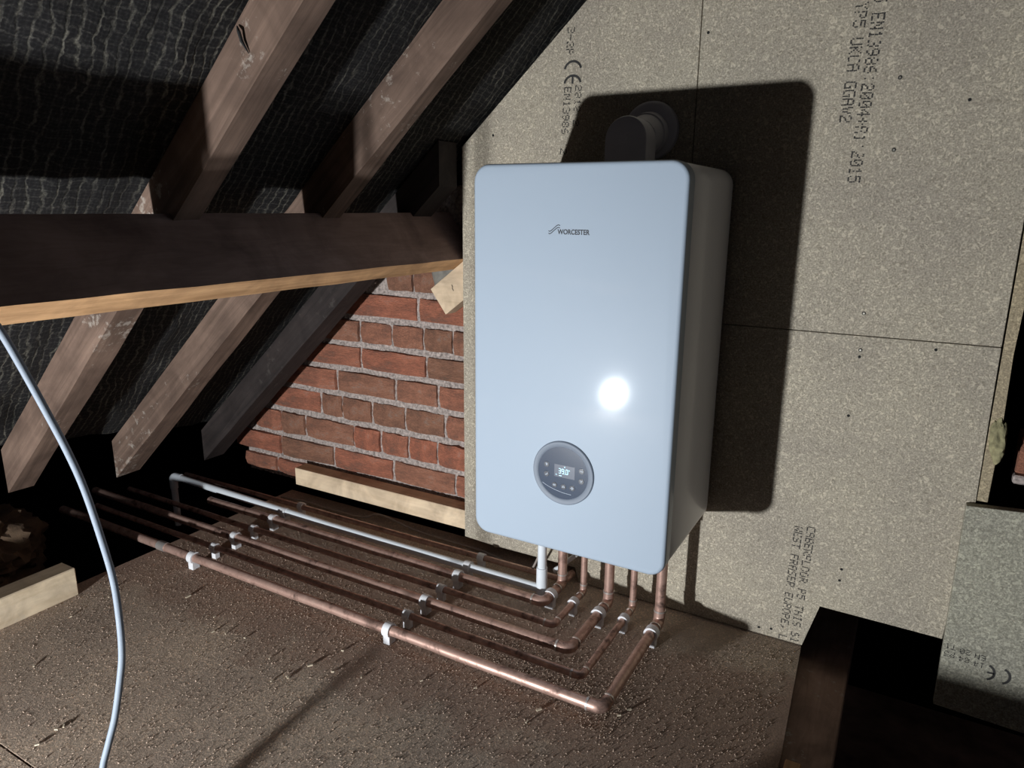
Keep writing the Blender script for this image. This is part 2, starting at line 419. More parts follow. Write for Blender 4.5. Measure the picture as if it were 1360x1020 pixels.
# ------------------------------------------------------------------ brick gable wall
gable = structure(empty('wall_gable'))
YB = 0.080
bm = bmesh.new(); nx, nz = 220, 130
gx0, gx1, gz0, gz1 = -1.17, -0.06, 0.030, 0.95
vv = []
for j in range(nz + 1):
    row = []
    for i in range(nx + 1):
        x = gx0 + (gx1 - gx0) * i / nx; z = gz0 + (gz1 - gz0) * j / nz
        n_ = noise.noise(Vector((x * 60, z * 60, 1))) * 0.004 + noise.noise(Vector((x * 140, z * 140, 5))) * 0.003
        row.append(bm.verts.new((x, YB + 0.0115 + n_, z)))
    vv.append(row)
for j in range(nz):
    for i in range(nx):
        if zu(gx0 + (gx1 - gx0) * (i + 1) / nx) + 0.12 > gz0 + (gz1 - gz0) * j / nz:
            bm.faces.new((vv[j][i], vv[j][i + 1], vv[j + 1][i + 1], vv[j + 1][i]))
obj('mortar', bm, M_MORTAR, gable)
def brick_mesh(seed):
    rnd = random.Random(seed); bm = bmesh.new()
    bmesh.ops.create_cube(bm, size=1.0)
    bmesh.ops.subdivide_edges(bm, edges=[e for e in bm.edges if abs(e.verts[0].co.x - e.verts[1].co.x) > 0.5], cuts=3)
    bmesh.ops.subdivide_edges(bm, edges=[e for e in bm.edges if abs(e.verts[0].co.z - e.verts[1].co.z) > 0.5], cuts=1)
    for v in bm.verts:
        if v.co.y < 0:
            ex = abs(v.co.x) > 0.45; ez = abs(v.co.z) > 0.45
            if ex: v.co.x *= 0.995 - rnd.random() * 0.02
            if ez: v.co.z *= 0.995 - rnd.random() * 0.10
            v.co.y += rnd.uniform(-0.07, 0.05) + (0.07 if ex or ez else 0) + (0.10 if ex and ez else 0)
    me_bm = bm
    bmesh.ops.recalc_face_normals(me_bm, faces=me_bm.faces)
    me = bpy.data.meshes.new('brick'); me_bm.to_mesh(me); me_bm.free(); me.materials.append(M_BRICK)
    smooth(me, 60); return me
BR = [brick_mesh(s) for s in range(7)]
def brick(xa, xb, za, zb, y=YB, parent=gable, dep=0.05):
    o = bpy.data.objects.new('brick', random.choice(BR)); C.objects.link(o); o.parent = parent
    o.location = ((xa + xb) / 2, y + dep / 2 + random.uniform(-0.0035, 0.0025), (za + zb) / 2)
    o.scale = (xb - xa, dep, zb - za); o.rotation_euler = (0, random.uniform(-0.008, 0.008), random.uniform(-0.012, 0.012))
ROWS = [(.585, .664, [-.72, -.442, -.235, -.12]), (.506, .585, [-.80, -.652, -.534, -.425, -.328, -.215, -.10]),
        (.429, .506, [-.90, -.651, -.417, -.205]), (.349, .429, [-1.0, -.749, -.528, -.38, -.211]),
        (.265, .349, [-1.045, -.821, -.734, -.618, -.496, -.358, -.25]), (.18, .265, [-1.124, -.997, -.893, -.691, -.589, -.487, -.385, -.259, -.14]),
        (.101, .18, [-1.222, -1.005, -.778, -.545, -.324, -.12]), (.036, .101, [-1.18, -1.03, -.822, -.58, -.361, -.187]),
        (.664, .742, [-.545, -.455, -.375]), (.742, .82, [-.50, -.40, -.30])]
for za, zb, xs in ROWS:
    for a, b in zip(xs, xs[1:]):
        brick(a + 0.004, b - 0.004, za + 0.0075, zb - 0.0075)
# patch of smeared render over the upper bricks
bm = bmesh.new()
prof = [(-.375, .660), (-.345, .652), (-.30, .655), (-.262, .664), (-.245, .70), (-.24, .77), (-.30, .79), (-.385, .785), (-.392, .73)]
ctr = Vector((-.31, YB - 0.008, .72))
out = [bm.verts.new((x, YB + 0.003, z)) for x, z in prof]
mid = [bm.verts.new((ctr.x + (x - ctr.x) * .8, YB - 0.006 + random.uniform(-.002, .002), ctr.z + (z - ctr.z) * .8)) for x, z in prof]
cv = bm.verts.new(ctr)
for i in range(len(prof)):
    k = (i + 1) % len(prof); bm.faces.new((out[i], out[k], mid[k], mid[i])); bm.faces.new((mid[i], mid[k], cv))
ro = obj('render_patch', bm, M_RENDER, gable, sm=True); ro['label'] = 'smear of grey render over the bricks'

# ------------------------------------------------------------------ chipboard lining
lining = structure(empty('wall_back'))
T = 0.020; XS = 0.3085; ZS = 0.671
def pnl(name, pts, y=0.0, th=T, mat=M_CHIP, parent=lining, bev=0.0008):
    return prism(name, [(x, y, z) for x, z in pts], (0, th, 0), mat, parent, bev)
g = 0.0008
DZ = lambda x: 1.034 + (x + 0.238) * 0.896
pnl('chipboard_panel', [(-.2385, .043), (-.15, .040), (-.145, .034), (-.13, .040), (.085, .041), (.095, .003), (XS - g, .003), (XS - g, DZ(XS)), (-.2385, DZ(-.2385))])
pnl('chipboard_panel', [(XS + g, ZS + g), (.868, ZS + g), (.868, 1.40), (.72, 1.62), (XS + .12, 1.62), (XS + g, DZ(XS))])
low = pnl('chipboard_panel', [(XS + g, .003), (.612, .003),
                        (.6365, .104), (.856, .100), (.870, .386), (.868, ZS - g), (XS + g, ZS - g)])
# second layer seen past the edge by the opening
sl = pnl('chipboard_strip', [(.8715, .388), (.8885, .388), (.890, .52), (.887, .66), (.891, .78), (.888, 1.15), (.8705, 1.15)], y=0.003, th=0.03, mat=M_RAW)
sl['label'] = 'rough sawn edge of a second board layer'
patch = pnl('chipboard_panel', [(.858, -.030), (1.22, -.045), (1.22, .408), (.8555, .383)], y=-.020, th=.0195, mat=M_CHIP2)
patch['label'] = 'greyer chipboard panel screwed on below the opening'
# printed text (flat print on the boards)
bm = bmesh.new()
dn = (-0.028, -1); rt = (1, -0.028)
dot_text(bm, '5 EN13986:2004+A1:2015', (.6135, 1.253), dn, rt, .01405, .0215, -.0005)
dot_text(bm, 'TYP5 UKCA GGAV2', (.5855, 1.2585), dn, rt, .01405, .0205, -.0005)
t_ = obj('printed_text', bm, M_INK, lining)
bm = bmesh.new()
dot_text(bm, 'CABERFLOOR P5 THIS SI', (.6035, .273), dn, rt, .01285, .0165, -.0005)
dot_text(bm, 'WEST FRASER EUROPE, L', (.580, .268), dn, rt, .01265, .0165, -.0005)
obj('printed_text', bm, M_INK, lining)
bm = bmesh.new()
dot_text(bm, '3-2P', (.036, 1.262), (-.05, -1), (1, -.05), .0138, .017, -.0005)
dot_text(bm, '2812 2', (.0565, 1.148), (-.05, -1), (1, -.05), .0138, .0155, -.0005)
dot_text(bm, 'EN13986 :2', (.0315, 1.146), (-.05, -1), (1, -.05), .0138, .017, -.0005)
# the two round letters of the conformity mark, reading downwards
for cz, mid_ in ((1.186, False), (1.158, True)):
    ribbon(bm, arc(.042, cz - .008, .019, 0 + 12, 168, 12, .018), .0048, -.0005)
    if mid_: ribbon(bm, [(.042, cz + .008), (.042, cz - .006)], .0045, -.0005)
obj('printed_text', bm, M_INK, lining)
bm = bmesh.new()
YP = -.0205
for cx, mid_ in ((.964, False), (.940, True)):
    ribbon(bm, arc(cx - .010, .068, .013, -75, 75, 10, .015), .0042, YP)
    if mid_: ribbon(bm, [(cx + .003, .068), (cx - .008, .068)], .0036, YP)
for i_, (r1_, r2_) in enumerate((('EN', '14'), ('20', '04'), ('T1', 'P5'))):
    dot_text(bm, r1_, (.926 - i_ * .024, .094 + i_ * .003), (-1, 0), (0, -1), .0095, .011, YP)
    dot_text(bm, r2_, (.926 - i_ * .024, .078 + i_ * .003), (-1, 0), (0, -1), .0095, .011, YP)
obj('printed_text', bm, M_INK, patch)
# screws and holes
def screw(x, z, y=0.0, head=True, r=.0034):
    bm = bmesh.new()
    bm_layers(bm, [(y - .0006, disc_pts(x, z, r, 14)), (y + .003, disc_pts(x, z, r, 14))])
    o = obj('screw_hole', bm, M_DARK, lining)
    if head:
        bm = bmesh.new()
        bm_layers(bm, [(y - .0014, disc_pts(x, z - .0002, r * .5, 12)), (y - .0004, disc_pts(x, z - .0002, r * .66, 12))])
        obj('screw', bm, M_SCREW, o)
for x, z, h in ((.658, 1.119, 1), (.663, 1.001, 1), (.649, .713, 1), (.651, .644, 1), (.651, .631, 0), (.668, .196, 0), (.667, .171, 0),
                (.523, .018, 0), (.548, .022, 0), (.323, 1.223, 0), (-.153, 1.056, 0), (.765, 1.077, 0), (.772, .657, 0), (.645, .515, 0)):
    screw(x, z, head=bool(h), r=.0034 if h else .0027)

# timbers fixed between the boards and the bricks
o = box('timber_batten', (-.885, .0225, .050), (-.15, .072, .105), M_PINE, bev=.0015)
tag(o, 'long pale pine batten fixed flat along the foot of the brick wall', 'timber')
bm = bmesh.new()
pts = [(-.353, .693), (-.307, .631), (-.150, .748), (-.196, .810)]
bm_prism(bm, [(x, .0225, z) for x, z in pts], (0, .045, 0))
bmesh.ops.bevel(bm, geom=list(bm.edges), offset=.001, segments=1, affect='EDGES')
o = obj('timber_block', bm, M_PINE)
tag(o, 'short pale pine block slanting out from behind the chipboard under the purlin', 'timber')
bm = bmesh.new(); ribbon(bm, [(-.287, .708), (-.284, .703), (-.285, .699), (-.281, .693)], .0018, .0218)
obj('pencil_mark', bm, M_DARK, o)

# bricks seen through the opening on the right
pier = structure(empty('wall_behind_opening'))
for za, zb in ((.505, .585), (.425, .505), (.670, .745)):
    if za > .6: brick(1.03, 1.25, za + .005, zb - .005, y=.34, parent=pier); continue
brick(.927, 1.14, .432, .508, y=.047, parent=pier)
box('mortar', (.925, .052, .415), (1.14, .10, .4315), M_MORTAR, pier, bev=.003)
structure(box('wall_void_back', (.69, .42, -.36), (1.6, .44, 1.6), M_BLACK, bev=0))  # black sheets where the void behind is only unlit
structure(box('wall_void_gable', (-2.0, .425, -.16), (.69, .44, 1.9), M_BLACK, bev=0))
# tuft of mineral wool by the opening
bm = bmesh.new(); bmesh.ops.create_icosphere(bm, subdivisions=4, radius=1)
for v in bm.verts:
    n_ = 1 + 0.35 * noise.noise(v.co * 1.6) + .12 * noise.noise(v.co * 6)
    v.co = Vector((v.co.x * .014 * n_ + .8875, v.co.y * .010 * n_ + .004, v.co.z * .037 * n_ + .505 - .010 * v.co.x))
tag(obj('insulation_tuft', bm, M_TUFT, sm=True), 'yellowish tuft of mineral wool poking out beside the opening', 'insulation')

# ------------------------------------------------------------------ floor
floor = structure(empty('floor'))
def slab(x0, x1, y0, y1, z1=0.0, th=.020, mat=M_FLOOR, parent=floor, name='floor_panel'):
    return box(name, (x0, y0, z1 - th), (x1, y1, z1), mat, parent, bev=.0012)
slab(-.957, -.1015, -2.6, -.9945)
prism('floor_panel', [(-.957, -.9915, -.020), (-.0985, -.9915, -.020), (-.0985, -2.6, -.020), (.646, -2.6, -.020), (.6325, -.60, -.020), (.628, -.34, -.020), (.611, -.001, -.020), (.600, .072, -.020), (-.957, .072, -.020)], (0, 0, .020), M_FLOOR, floor, .0012)
# joists under the floor
for x0_, x1_ in ((-.955, -.905), (-.30, -.25), (.15, .20)):
    box('floor_joist', (x0_, -2.6, -.125), (x1_, .072, -.0205), M_JOIST, floor)
j = box('floor_joist', (.560, -.352, -.125), (.706, .40, -.021), M_JOIST, floor, bev=.002)
j['label'] = 'wide dark joist top beside the open hatch'
box('joist_end', (.636, -.385, -.125), (.662, -.353, .003), M_LITWOOD, floor, bev=.002)
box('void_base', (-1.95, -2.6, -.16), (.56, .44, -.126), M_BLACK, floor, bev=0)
# lower level seen through the hatch
hatch = box('hatch_base', (.56, -2.6, -.36), (1.9, .46, -.33), M_LATH, floor, bev=0)
box('hatch_side', (.560, -2.6, -.33), (.575, -.40, -.022), M_LATH, floor, bev=0)
# added block out of view, placed only to shade the low panel
o = box('shadow_timber', (.262, -1.055, .001), (.640, -1.01, .083), M_PINE, bev=.002)
tag(o, 'unseen timber block added to shade the low panel by the hatch', 'timber')

# ------------------------------------------------------------------ roof timbers
def rafter(label, ya0, ya1, yb0, yb1, xa, xb, mat, depth=.094, cutx=None):
    """a: lower end (x=xa, y range ya0..ya1), b: upper end"""
    bm = bmesh.new(); vd = []
    n = 14
    for i in range(n + 1):
        f = i / n; x = xa + (xb - xa) * f
        y0_ = ya0 + (yb0 - ya0) * f; y1_ = ya1 + (yb1 - ya1) * f
        # vertical cut ends, so both top and bottom edges share x
        wob = lambda s: noise.noise(Vector((x * 6, s, y0_ * 9))) * .0035
        vd.append([bm.verts.new((x, y0_ + wob(0), zu(x) + wob(1))), bm.verts.new((x, y1_ + wob(2), zu(x) + wob(3))),
                   bm.verts.new((x, y1_ + wob(2), zu(x) + depth)), bm.verts.new((x, y0_ + wob(0), zu(x) + depth))])
    for a, b in zip(vd, vd[1:]):
        for k in range(4): bm.faces.new((a[k], a[(k + 1) % 4], b[(k + 1) % 4], b[k]))
    bm.faces.new(vd[0][::-1]); bm.faces.new(vd[-1])
    bmesh.ops.bevel(bm, geom=[e for e in bm.edges if len(e.link_faces) == 2 and e.calc_face_angle(0) > 1.0], offset=.002, segments=1, affect='EDGES')
    # local x axis along the slope so the grain follows the timber
    M = Matrix.Rotation(-math.atan(SL), 4, 'Y'); Mi = M.inverted()
    bmesh.ops.transform(bm, matrix=Mi, verts=bm.verts)
    o = obj('rafter', bm, mat); o.matrix_world = M
    tag(o, label, 'rafter', 'sloping rafters under the roof felt'); return o
ra = rafter('leftmost old brown rafter, broadest in view, farthest from the brick wall', -.712, -.658, -.716, -.672, -1.005, .40, M_RAFTER, .104)
rafter('middle old brown rafter crossing above and below the purlin', -.412, -.345, -.352, -.322, -1.095, .40, M_RAFTER, .104)
rafter('darker rafter lying against the red brick wall', -.085, -.012, -.085, -.012, -1.17, -.245, M_RAFTER2, .100)
# splinter on the leftmost rafter
bm = bmesh.new(); bm_tube(bm, [(-.133, -.7185, 1.137), (-.126, -.7225, 1.129), (-.124, -.7205, 1.117), (-.115, -.7175, 1.101)], .003, 6, radii=[.0012, .0026, .0026, .0006])
obj('splinter', bm, M_DARK, None).parent = ra
bpy.data.objects['splinter'].matrix_parent_inverse = ra.matrix_world.inverted()

# purlin: a rectangular beam turned square to the rafters
P1 = Vector((-.245, 0, .7745)); dv = Vector((-.606, 0, .795)) * .137; wv_ = Vector((-.795, 0, -.606)) * .047
YA, YE = -2.5, .076
sec = [P1, P1 + dv, P1 + dv + wv_, P1 + wv_]
bm = bmesh.new(); vd = []
n = 60
for i in range(n + 1):
    y = YA + (YE - YA) * i / n
    vd.append([bm.verts.new(p + Vector((0, y, 0)) + Vector((noise.noise(Vector((y * 9, k, 0))), 0, noise.noise(Vector((y * 9, k, 5))))) * .0012) for k, p in enumerate(sec)])
for a, b in zip(vd, vd[1:]):
    for k in range(4):
        f = bm.faces.new((a[k], a[(k + 1) % 4], b[(k + 1) % 4], b[k]))
        f.material_index = 1 if k == 3 else 0  # narrow lower face gets the lit tone
bm.faces.new(vd[0][::-1]); bm.faces.new(vd[-1])
pu = obj('purlin', bm, None, mats=[M_PURLIN, M_LITWOOD])
tag(pu, 'deep dark brown roof purlin with lower edge coloured as lamplit, resting under rafters', 'beam')

# timber kerb standing on the floor at the left
o = box('timber_kerb', (-.955, -1.40, .0005), (-.901, -.648, .071), M_TIMBER, bev=.0025)
tag(o, 'rough pale timber on edge along the floor at the far left', 'timber')

# loft insulation in the eaves
bm = bmesh.new(); bmesh.ops.create_icosphere(bm, subdivisions=5, radius=1)
for v in bm.verts:
    c = v.co.copy(); n_ = 1 + .32 * noise.noise(c * 1.7) + .2 * noise.noise(c * 4.5) + .10 * noise.noise(c * 11)
    v.co = Vector((-1.40 + c.x * .25 * n_, -.70 + c.y * .18 * n_, -.02 + c.z * .155 * n_))
    v.co.x = min(v.co.x, -.975)
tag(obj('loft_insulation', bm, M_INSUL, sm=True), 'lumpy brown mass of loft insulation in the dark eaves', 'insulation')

# ------------------------------------------------------------------ boiler
W, H, D, ZB = .400, .720, .3247, .2533
YF = -D; YBK = -.012; YSEAM = YF + .030
bo = thing('boiler', 'white wall-hung boiler with round control panel on the chipboard wall', 'boiler')
r = .031
bm = bmesh.new()
def inset(k): return rrect(k, W - k, ZB + k, ZB + H - k, max(r - k, .004))
bm_layers(bm, [(YF, inset(.0075)), (YF + .0008, inset(.0042)), (YF + .0026, inset(.0016)), (YF + .006, inset(.0003)), (YF + .009, inset(0)), (YSEAM - .001, inset(0)), (YSEAM, inset(.001))])
obj('front_cover', bm, M_ENAMEL, bo, sm=True)
bm = bmesh.new()
bm_layers(bm, [(YSEAM, inset(.005)), (YSEAM + .003, inset(.005))]); obj('cover_seal', bm, M_SEAM, bo)
bm = bmesh.new()
bm_layers(bm, [(YSEAM + .003, inset(.0022)), (YSEAM + .0045, inset(.0012)), (YBK - .02, inset(.0012)), (YBK - .006, inset(.004)), (YBK, inset(.012))])
obj('casing', bm, M_SIDE, bo, sm=True)
box('wall_bracket', (.06, YBK + .0005, .86), (.34, -.0008, .93), M_SCREW, bo)
box('wall_bracket', (.06, YBK + .0005, .30), (.34, -.0008, .34), M_SCREW, bo)
# connection stubs under the casing
for x in (.083, .142, .209, .265, .334):
    yc = {.083: -.070, .142: -.078, .209: -.090, .265: -.085, .334: -.108}[x]
    tube('connector', [(x, yc, ZB - .024), (x, yc, ZB + .004)], .0155 if x in (.083, .209, .334) else .012, M_SOLDER, bo, seg=6)
# control panel
cp = empty('control_panel'); cp.parent = bo
cx, cz = .197, .4165
bm = bmesh.new()
L = []
for y, rr in ((YF + .001, .0625), (YF - .002, .0622), (YF - .0035, .0605), (YF - .0035, .0535), (YF - .0020, .0512), (YF + .001, .0510)):
    L.append((y, disc_pts(cx, cz, rr, 64)))
rings = [[bm.verts.new((x, y, z)) for x, z in p_] for y, p_ in L]
for a, b in zip(rings, rings[1:]):
    for i in range(64): bm.faces.new((a[i], a[(i + 1) % 64], b[(i + 1) % 64], b[i]))
obj('bezel', bm, M_BEZEL, cp, sm=True)
bm = bmesh.new(); bm_layers(bm, [(YF - .0018, disc_pts(cx, cz, .0512, 64)), (YF + .001, disc_pts(cx, cz, .0512, 64))])
obj('display_glass', bm, M_GLASS, cp)
yg = YF - .0019
bm = bmesh.new(); bm_box(bm, (cx - .0175, yg - .0003, cz - .0085), (cx + .0245, yg + .0003, cz + .0160)); obj('screen', bm, M_SCREEN, cp)
BTN = [(-.034, .012), (-.034, -.007), (-.0165, -.026), (.002, -.0265), (.020, -.026), (.038, .011), (.038, -.009)]
for i, (bx, bz) in enumerate(BTN):
    bm = bmesh.new(); bm_layers(bm, [(yg - .0006, disc_pts(cx + bx, cz + bz, .0052, 20)), (yg + .0003, disc_pts(cx + bx, cz + bz, .0056, 20))])
    x, z = cx + bx, cz + bz; y = yg - .0007
    if i == 0: strokes = [[(-.002, .002), (.002, .002)], [(-.001, .002), (0, -.002)], [(.002, .002), (.0005, -.002)]]
    elif i == 1: strokes = [[(-.0025, -.001), (-.0008, -.002), (.001, 0), (.0025, .0022)], [(.001, .0), (.0026, -.001)]]
    elif i == 2: strokes = [[(-.0026, .001), (.0026, .001)], [(-.0026, -.001), (.0026, -.001)], [(-.0026, .001), (-.0026, -.001)], [(0, .001), (0, -.001)]]
    elif i == 3: strokes = [[(-.0022, -.0018), (-.0022, 0), (0, .002), (.0022, 0), (.0022, -.0018)], [(-.001, -.001), (.001, -.001)]]
    elif i == 4: strokes = [arc(0, 0, .0016, 0, 360, 12), [(0, .0022), (0, .003)], [(0, -.0022), (0, -.003)], [(.0022, 0), (.003, 0)], [(-.0022, 0), (-.003, 0)]]
    elif i == 5: strokes = [[(-.0026, -.0015), (-.0012, .0014), (0, -.001), (.0012, .0014), (.0026, .0005)], [(.0010, -.0018), (.0024, -.0008)]]
    else: strokes = [[(-.0022, .002), (0, 0), (.0022, .002)], [(0, 0), (0, -.0024)], [(-.0012, -.0012), (.0012, -.0012)]]
    bm2 = bmesh.new()
    for s in strokes: ribbon(bm2, [(x + a, z + b) for a, b in s], .0009, y)
    # icon and key share one object per key
    bo_ = obj('button', bm, M_BUTTON, cp, sm=True)
    me = bpy.data.meshes.new('icon_tmp'); bm2.to_mesh(me); bm2.free()
    bmj = bmesh.new(); bmj.from_mesh(bo_.data); n0 = len(bmj.faces); bmj.from_mesh(me)
    bmj.faces.ensure_lookup_table()
    for f in bmj.faces[n0:]: f.material_index = 1
    bmj.to_mesh(bo_.data); bmj.free(); bo_.data.materials.append(M_ICON); bpy.data.meshes.remove(me)
# seven-segment digits 39.0 with degree ring
SEG = {'a': ((0, 1), (1, 1)), 'g': ((0, .5), (1, .5)), 'd': ((0, 0), (1, 0)), 'f': ((0, .5), (0, 1)), 'b': ((1, .5), (1, 1)), 'e': ((0, 0), (0, .5)), 'c': ((1, 0), (1, .5))}
bm = bmesh.new(); yd = yg - .0008
for x_, segs in ((-.0080, 'abgcd'), (-.0015, 'abcdfg'), (.0065, 'abcdef')):
    for s in segs:
        (a, b), (c, d) = SEG[s]
        ribbon(bm, [(cx + x_ + a * .0040, cz - .0005 + b * .0090), (cx + x_ + c * .0040, cz - .0005 + d * .0090)], .0013, yd)
ribbon(bm, [(cx + .0040, cz - .0010), (cx + .0052, cz - .0010)], .0014, yd)
ribbon(bm, arc(cx + .0135, cz + .0076, .0009, 0, 360, 10), .0007, yd)
ribbon(bm, [(cx + .0030, cz + .0128), (cx + .0048, cz + .0128)], .0020, yd)
ribbon(bm, [(cx - .0075, cz - .0052), (cx - .0018, cz - .0052)], .0014, yd)
ribbon(bm, [(cx - .0146, cz - .0048), (cx - .0132, cz - .0032), (cx - .0116, cz - .0048)], .0008, yd)
obj('digits', bm, M_DIGIT, cp)
bm = bmesh.new()
ribbon(bm, [(cx - .042, cz - .0255), (cx - .034, cz - .0295), (cx - .026, cz - .0325), (cx - .012, cz - .0362), (cx, cz - .0385), (cx + .018, cz - .0395)], .0007, yg - .0003)
obj('handle_line', bm, M_ICON, cp)
# logo: two swooping lines and the lettering
bm = bmesh.new(); yl = YF - .0004
for dz in (0, -.0042):
    pts = catmull([(.1560, 0, .8590 + dz), (.1580, 0, .8579 + dz), (.1612, 0, .8592 + dz), (.1670, 0, .8640 + dz), (.1722, 0, .8680 + dz), (.1752, 0, .8690 + dz), (.1780, 0, .8680 + dz)], 4)
    ribbon(bm, [(p_.x, p_.z) for p_ in pts], .0014, yl)
lg = obj('logo', bm, M_LOGO, bo)
cu = bpy.data.curves.new('lettering', 'FONT'); cu.body = 'WORCESTER'; cu.size = .0118; cu.extrude = .0001; cu.offset = .00026
tmp = bpy.data.objects.new('lettering_tmp', cu); C.objects.link(tmp)
bpy.context.view_layer.update()
dg = bpy.context.evaluated_depsgraph_get()
me = bpy.data.meshes.new_from_object(tmp.evaluated_get(dg)); bpy.data.objects.remove(tmp)
xs_ = [v.co.x for v in me.vertices]; sx_ = .0605 / (max(xs_) - min(xs_)); mn = min(xs_)
for v in me.vertices: v.co = Vector(((v.co.x - mn) * sx_ + .1735, yl - v.co.z, v.co.y * 1.0 + .8535))
me.materials.clear(); me.materials.append(M_LOGO)
lt = bpy.data.objects.new('lettering', me); C.objects.link(lt); lt.parent = bo

# flue
fl = thing('flue', 'grey-white plastic flue elbow rising from the boiler into the wall', 'flue')
def arch(cx, z0, zt, hw, n=20):
    pts = [(cx - hw, z0)]
    for i in range(n + 1):
        a = PI - PI * i / n; pts.append((cx + hw * math.cos(a), zt - hw + hw * math.sin(a)))
    pts.append((cx + hw, z0)); return pts
bm = bmesh.new(); FX = .2085; ZT = 1.069; Z0 = ZB + H - .001
bm_layers(bm, [(-.112, arch(FX, Z0, ZT - .004, .038)), (-.1105, arch(FX, Z0, ZT - .0015, .0415)), (-.107, arch(FX, Z0, ZT, .043)), (-.060, arch(FX, Z0, ZT, .043))])
obj('elbow_housing', bm, M_FLUE, fl, sm=True)
bm = bmesh.new(); bm_layers(bm, [(-.1135, disc_pts(FX - .003, 1.028, .009, 20)), (-.1115, disc_pts(FX - .003, 1.028, .010, 20))]); obj('test_cap', bm, M_FLUE, fl, sm=True)
bm = bmesh.new(); bm_layers(bm, [(-.060, disc_pts(FX + .004, ZT - .040, .039)), (-.030, disc_pts(FX + .008, ZT - .030, .040)), (-.0295, disc_pts(FX + .008, ZT - .030, .043)), (-.014, disc_pts(FX + .010, ZT - .026, .043))])
obj('duct', bm, M_FLUE, fl, sm=True)
bm = bmesh.new(); bm_layers(bm, [(-.014, disc_pts(.221, 1.050, .050, 56)), (-.010, disc_pts(.221, 1.050, .0560, 56)), (-.0006, disc_pts(.221, 1.050, .0575, 56))])
obj('wall_rosette', bm, M_FLUE, fl, sm=True)

# ------------------------------------------------------------------ pipework
ZP = .030
def pipe_run(label, x, yv, yf, rad, xl, zp=ZP, cat='pipe', name='copper_pipe'):
    t = thing(name, label, cat, 'copper pipes from the boiler across the floor')
    R = rad * 1.3; s = rad * 2.1
    c1 = Vector((x, yv, zp)); c2 = Vector((x, yf, zp))
    tube('riser', [(x, yv, ZB - .0245), (x, yv, zp + s)], rad, M_COPPER, t)
    a = bend(c1, (0, 0, -1), (0, -1, 0), R)
    tube('elbow', [(x, yv, zp + s + .004)] + a + [(x, yv - s - .004, zp)], rad * 1.10, M_COPPER, t)
    for p_, q_ in (((x, yv, zp + s + .002), (x, yv, zp + s + .006)), ((x, yv - s - .002, zp), (x, yv - s - .006, zp))):
        tube('solder_ring', [p_, q_], rad * 1.17, M_SOLDER, t)
    tube('tube', [(x, yv - s, zp), (x, yf + s, zp)], rad, M_COPPER, t)
    b = bend(c2, (0, -1, 0), (-1, 0, 0), R)
    tube('elbow', [(x, yf + s + .004, zp)] + b + [(x - s - .004, yf, zp)], rad * 1.10, M_COPPER, t)
    for p_, q_ in (((x, yf + s + .002, zp), (x, yf + s + .006, zp)), ((x - s - .002, yf, zp), (x - s - .006, yf, zp))):
        tube('solder_ring', [p_, q_], rad * 1.17, M_SOLDER, t)
    # the long run sags and wanders very slightly
    n = 30; pts = [(x - s + (xl - x + s) * i / n, yf + noise.noise(Vector((i * .35, yf * 40, 0))) * .0018, zp + noise.noise(Vector((i * .3, yf * 40, 4))) * .0010) for i in range(n + 1)]
    pts[0] = (x - s, yf, zp)
    tube('tube', pts, rad, M_COPPER, t)
    return t
p1 = pipe_run('thick copper pipe at the front, nearest the camera', .334, -.108, -.427, .011, -1.36)
pipe_run('thin copper pipe just behind the front thick one', .265, -.085, -.363, .0075, -1.30)
pipe_run('thick copper pipe in the middle of the five floor runs', .209, -.090, -.297, .011, -1.42)
pipe_run('thin dark copper pipe between the middle and rear thick pipes', .142, -.078, -.236, .0075, -1.34)
pipe_run('rear thick copper pipe running beside the white plastic pipe', .083, -.070, -.166, .011, -1.05)
tube('coupling', [(-.915, -.427, ZP), (-.885, -.427, ZP)], .0128, M_SOLDER, p1)
# white waste pipe
t = thing('waste_pipe', 'white plastic waste pipe rising under the boiler and running along the floor', 'pipe')
wx, wy, wz, wr = .055, -.122, .034, .0105
tube('riser', [(wx, wy, ZB + .001), (wx, wy, wz + .03)], wr, M_WHITEPL, t)
tube('elbow', [(wx, wy, wz + .055), (wx, wy, wz + .006), (wx, wy, wz - .010)], .0128, M_WHITEPL, t)
tube('tube', [(wx + .004, wy, wz), (-.60, wy + .001, wz), (-1.255, wy + .002, wz + .012)], wr, M_WHITEPL, t)
bb = bend((-1.285, wy + .002, wz + .012), (-1, 0, 0), (0, 0, -1), .014)
tube('elbow', [(-1.245, wy + .002, wz + .012)] + bb + [(-1.285, wy + .002, wz - .03)], .0128, M_WHITEPL, t)
tube('drop', [(-1.285, wy + .002, wz - .02), (-1.285, wy + .002, -.125)], wr, M_WHITEPL, t)
# low copper pipe at the back
t = thing('copper_pipe', 'dim copper pipe lying nearest the wall behind the white pipe', 'pipe')
tube('tube', [(.075, -.052, .030), (-.35, -.058, .029), (-.95, -.062, .030), (-1.30, -.064, .030)], .0075, M_COPPER, t)
tube('end_elbow', bend((.083, -.051, .030), (1, 0, 0), (0, 1, 0), .010) + [(.083, -.012, .030)], .0082, M_COPPER, t)
# white stub
t = thing('overflow_tube', 'short white tube slanting down behind the rear copper riser', 'tube')
tube('tube', [(.100, -.030, .092), (.046, -.030, .036)], .0055, M_WHITEPL, t, seg=12)
tube('end_collar', [(.052, -.030, .042), (.044, -.030, .034)], .0068, M_WHITEPL, t, seg=12)
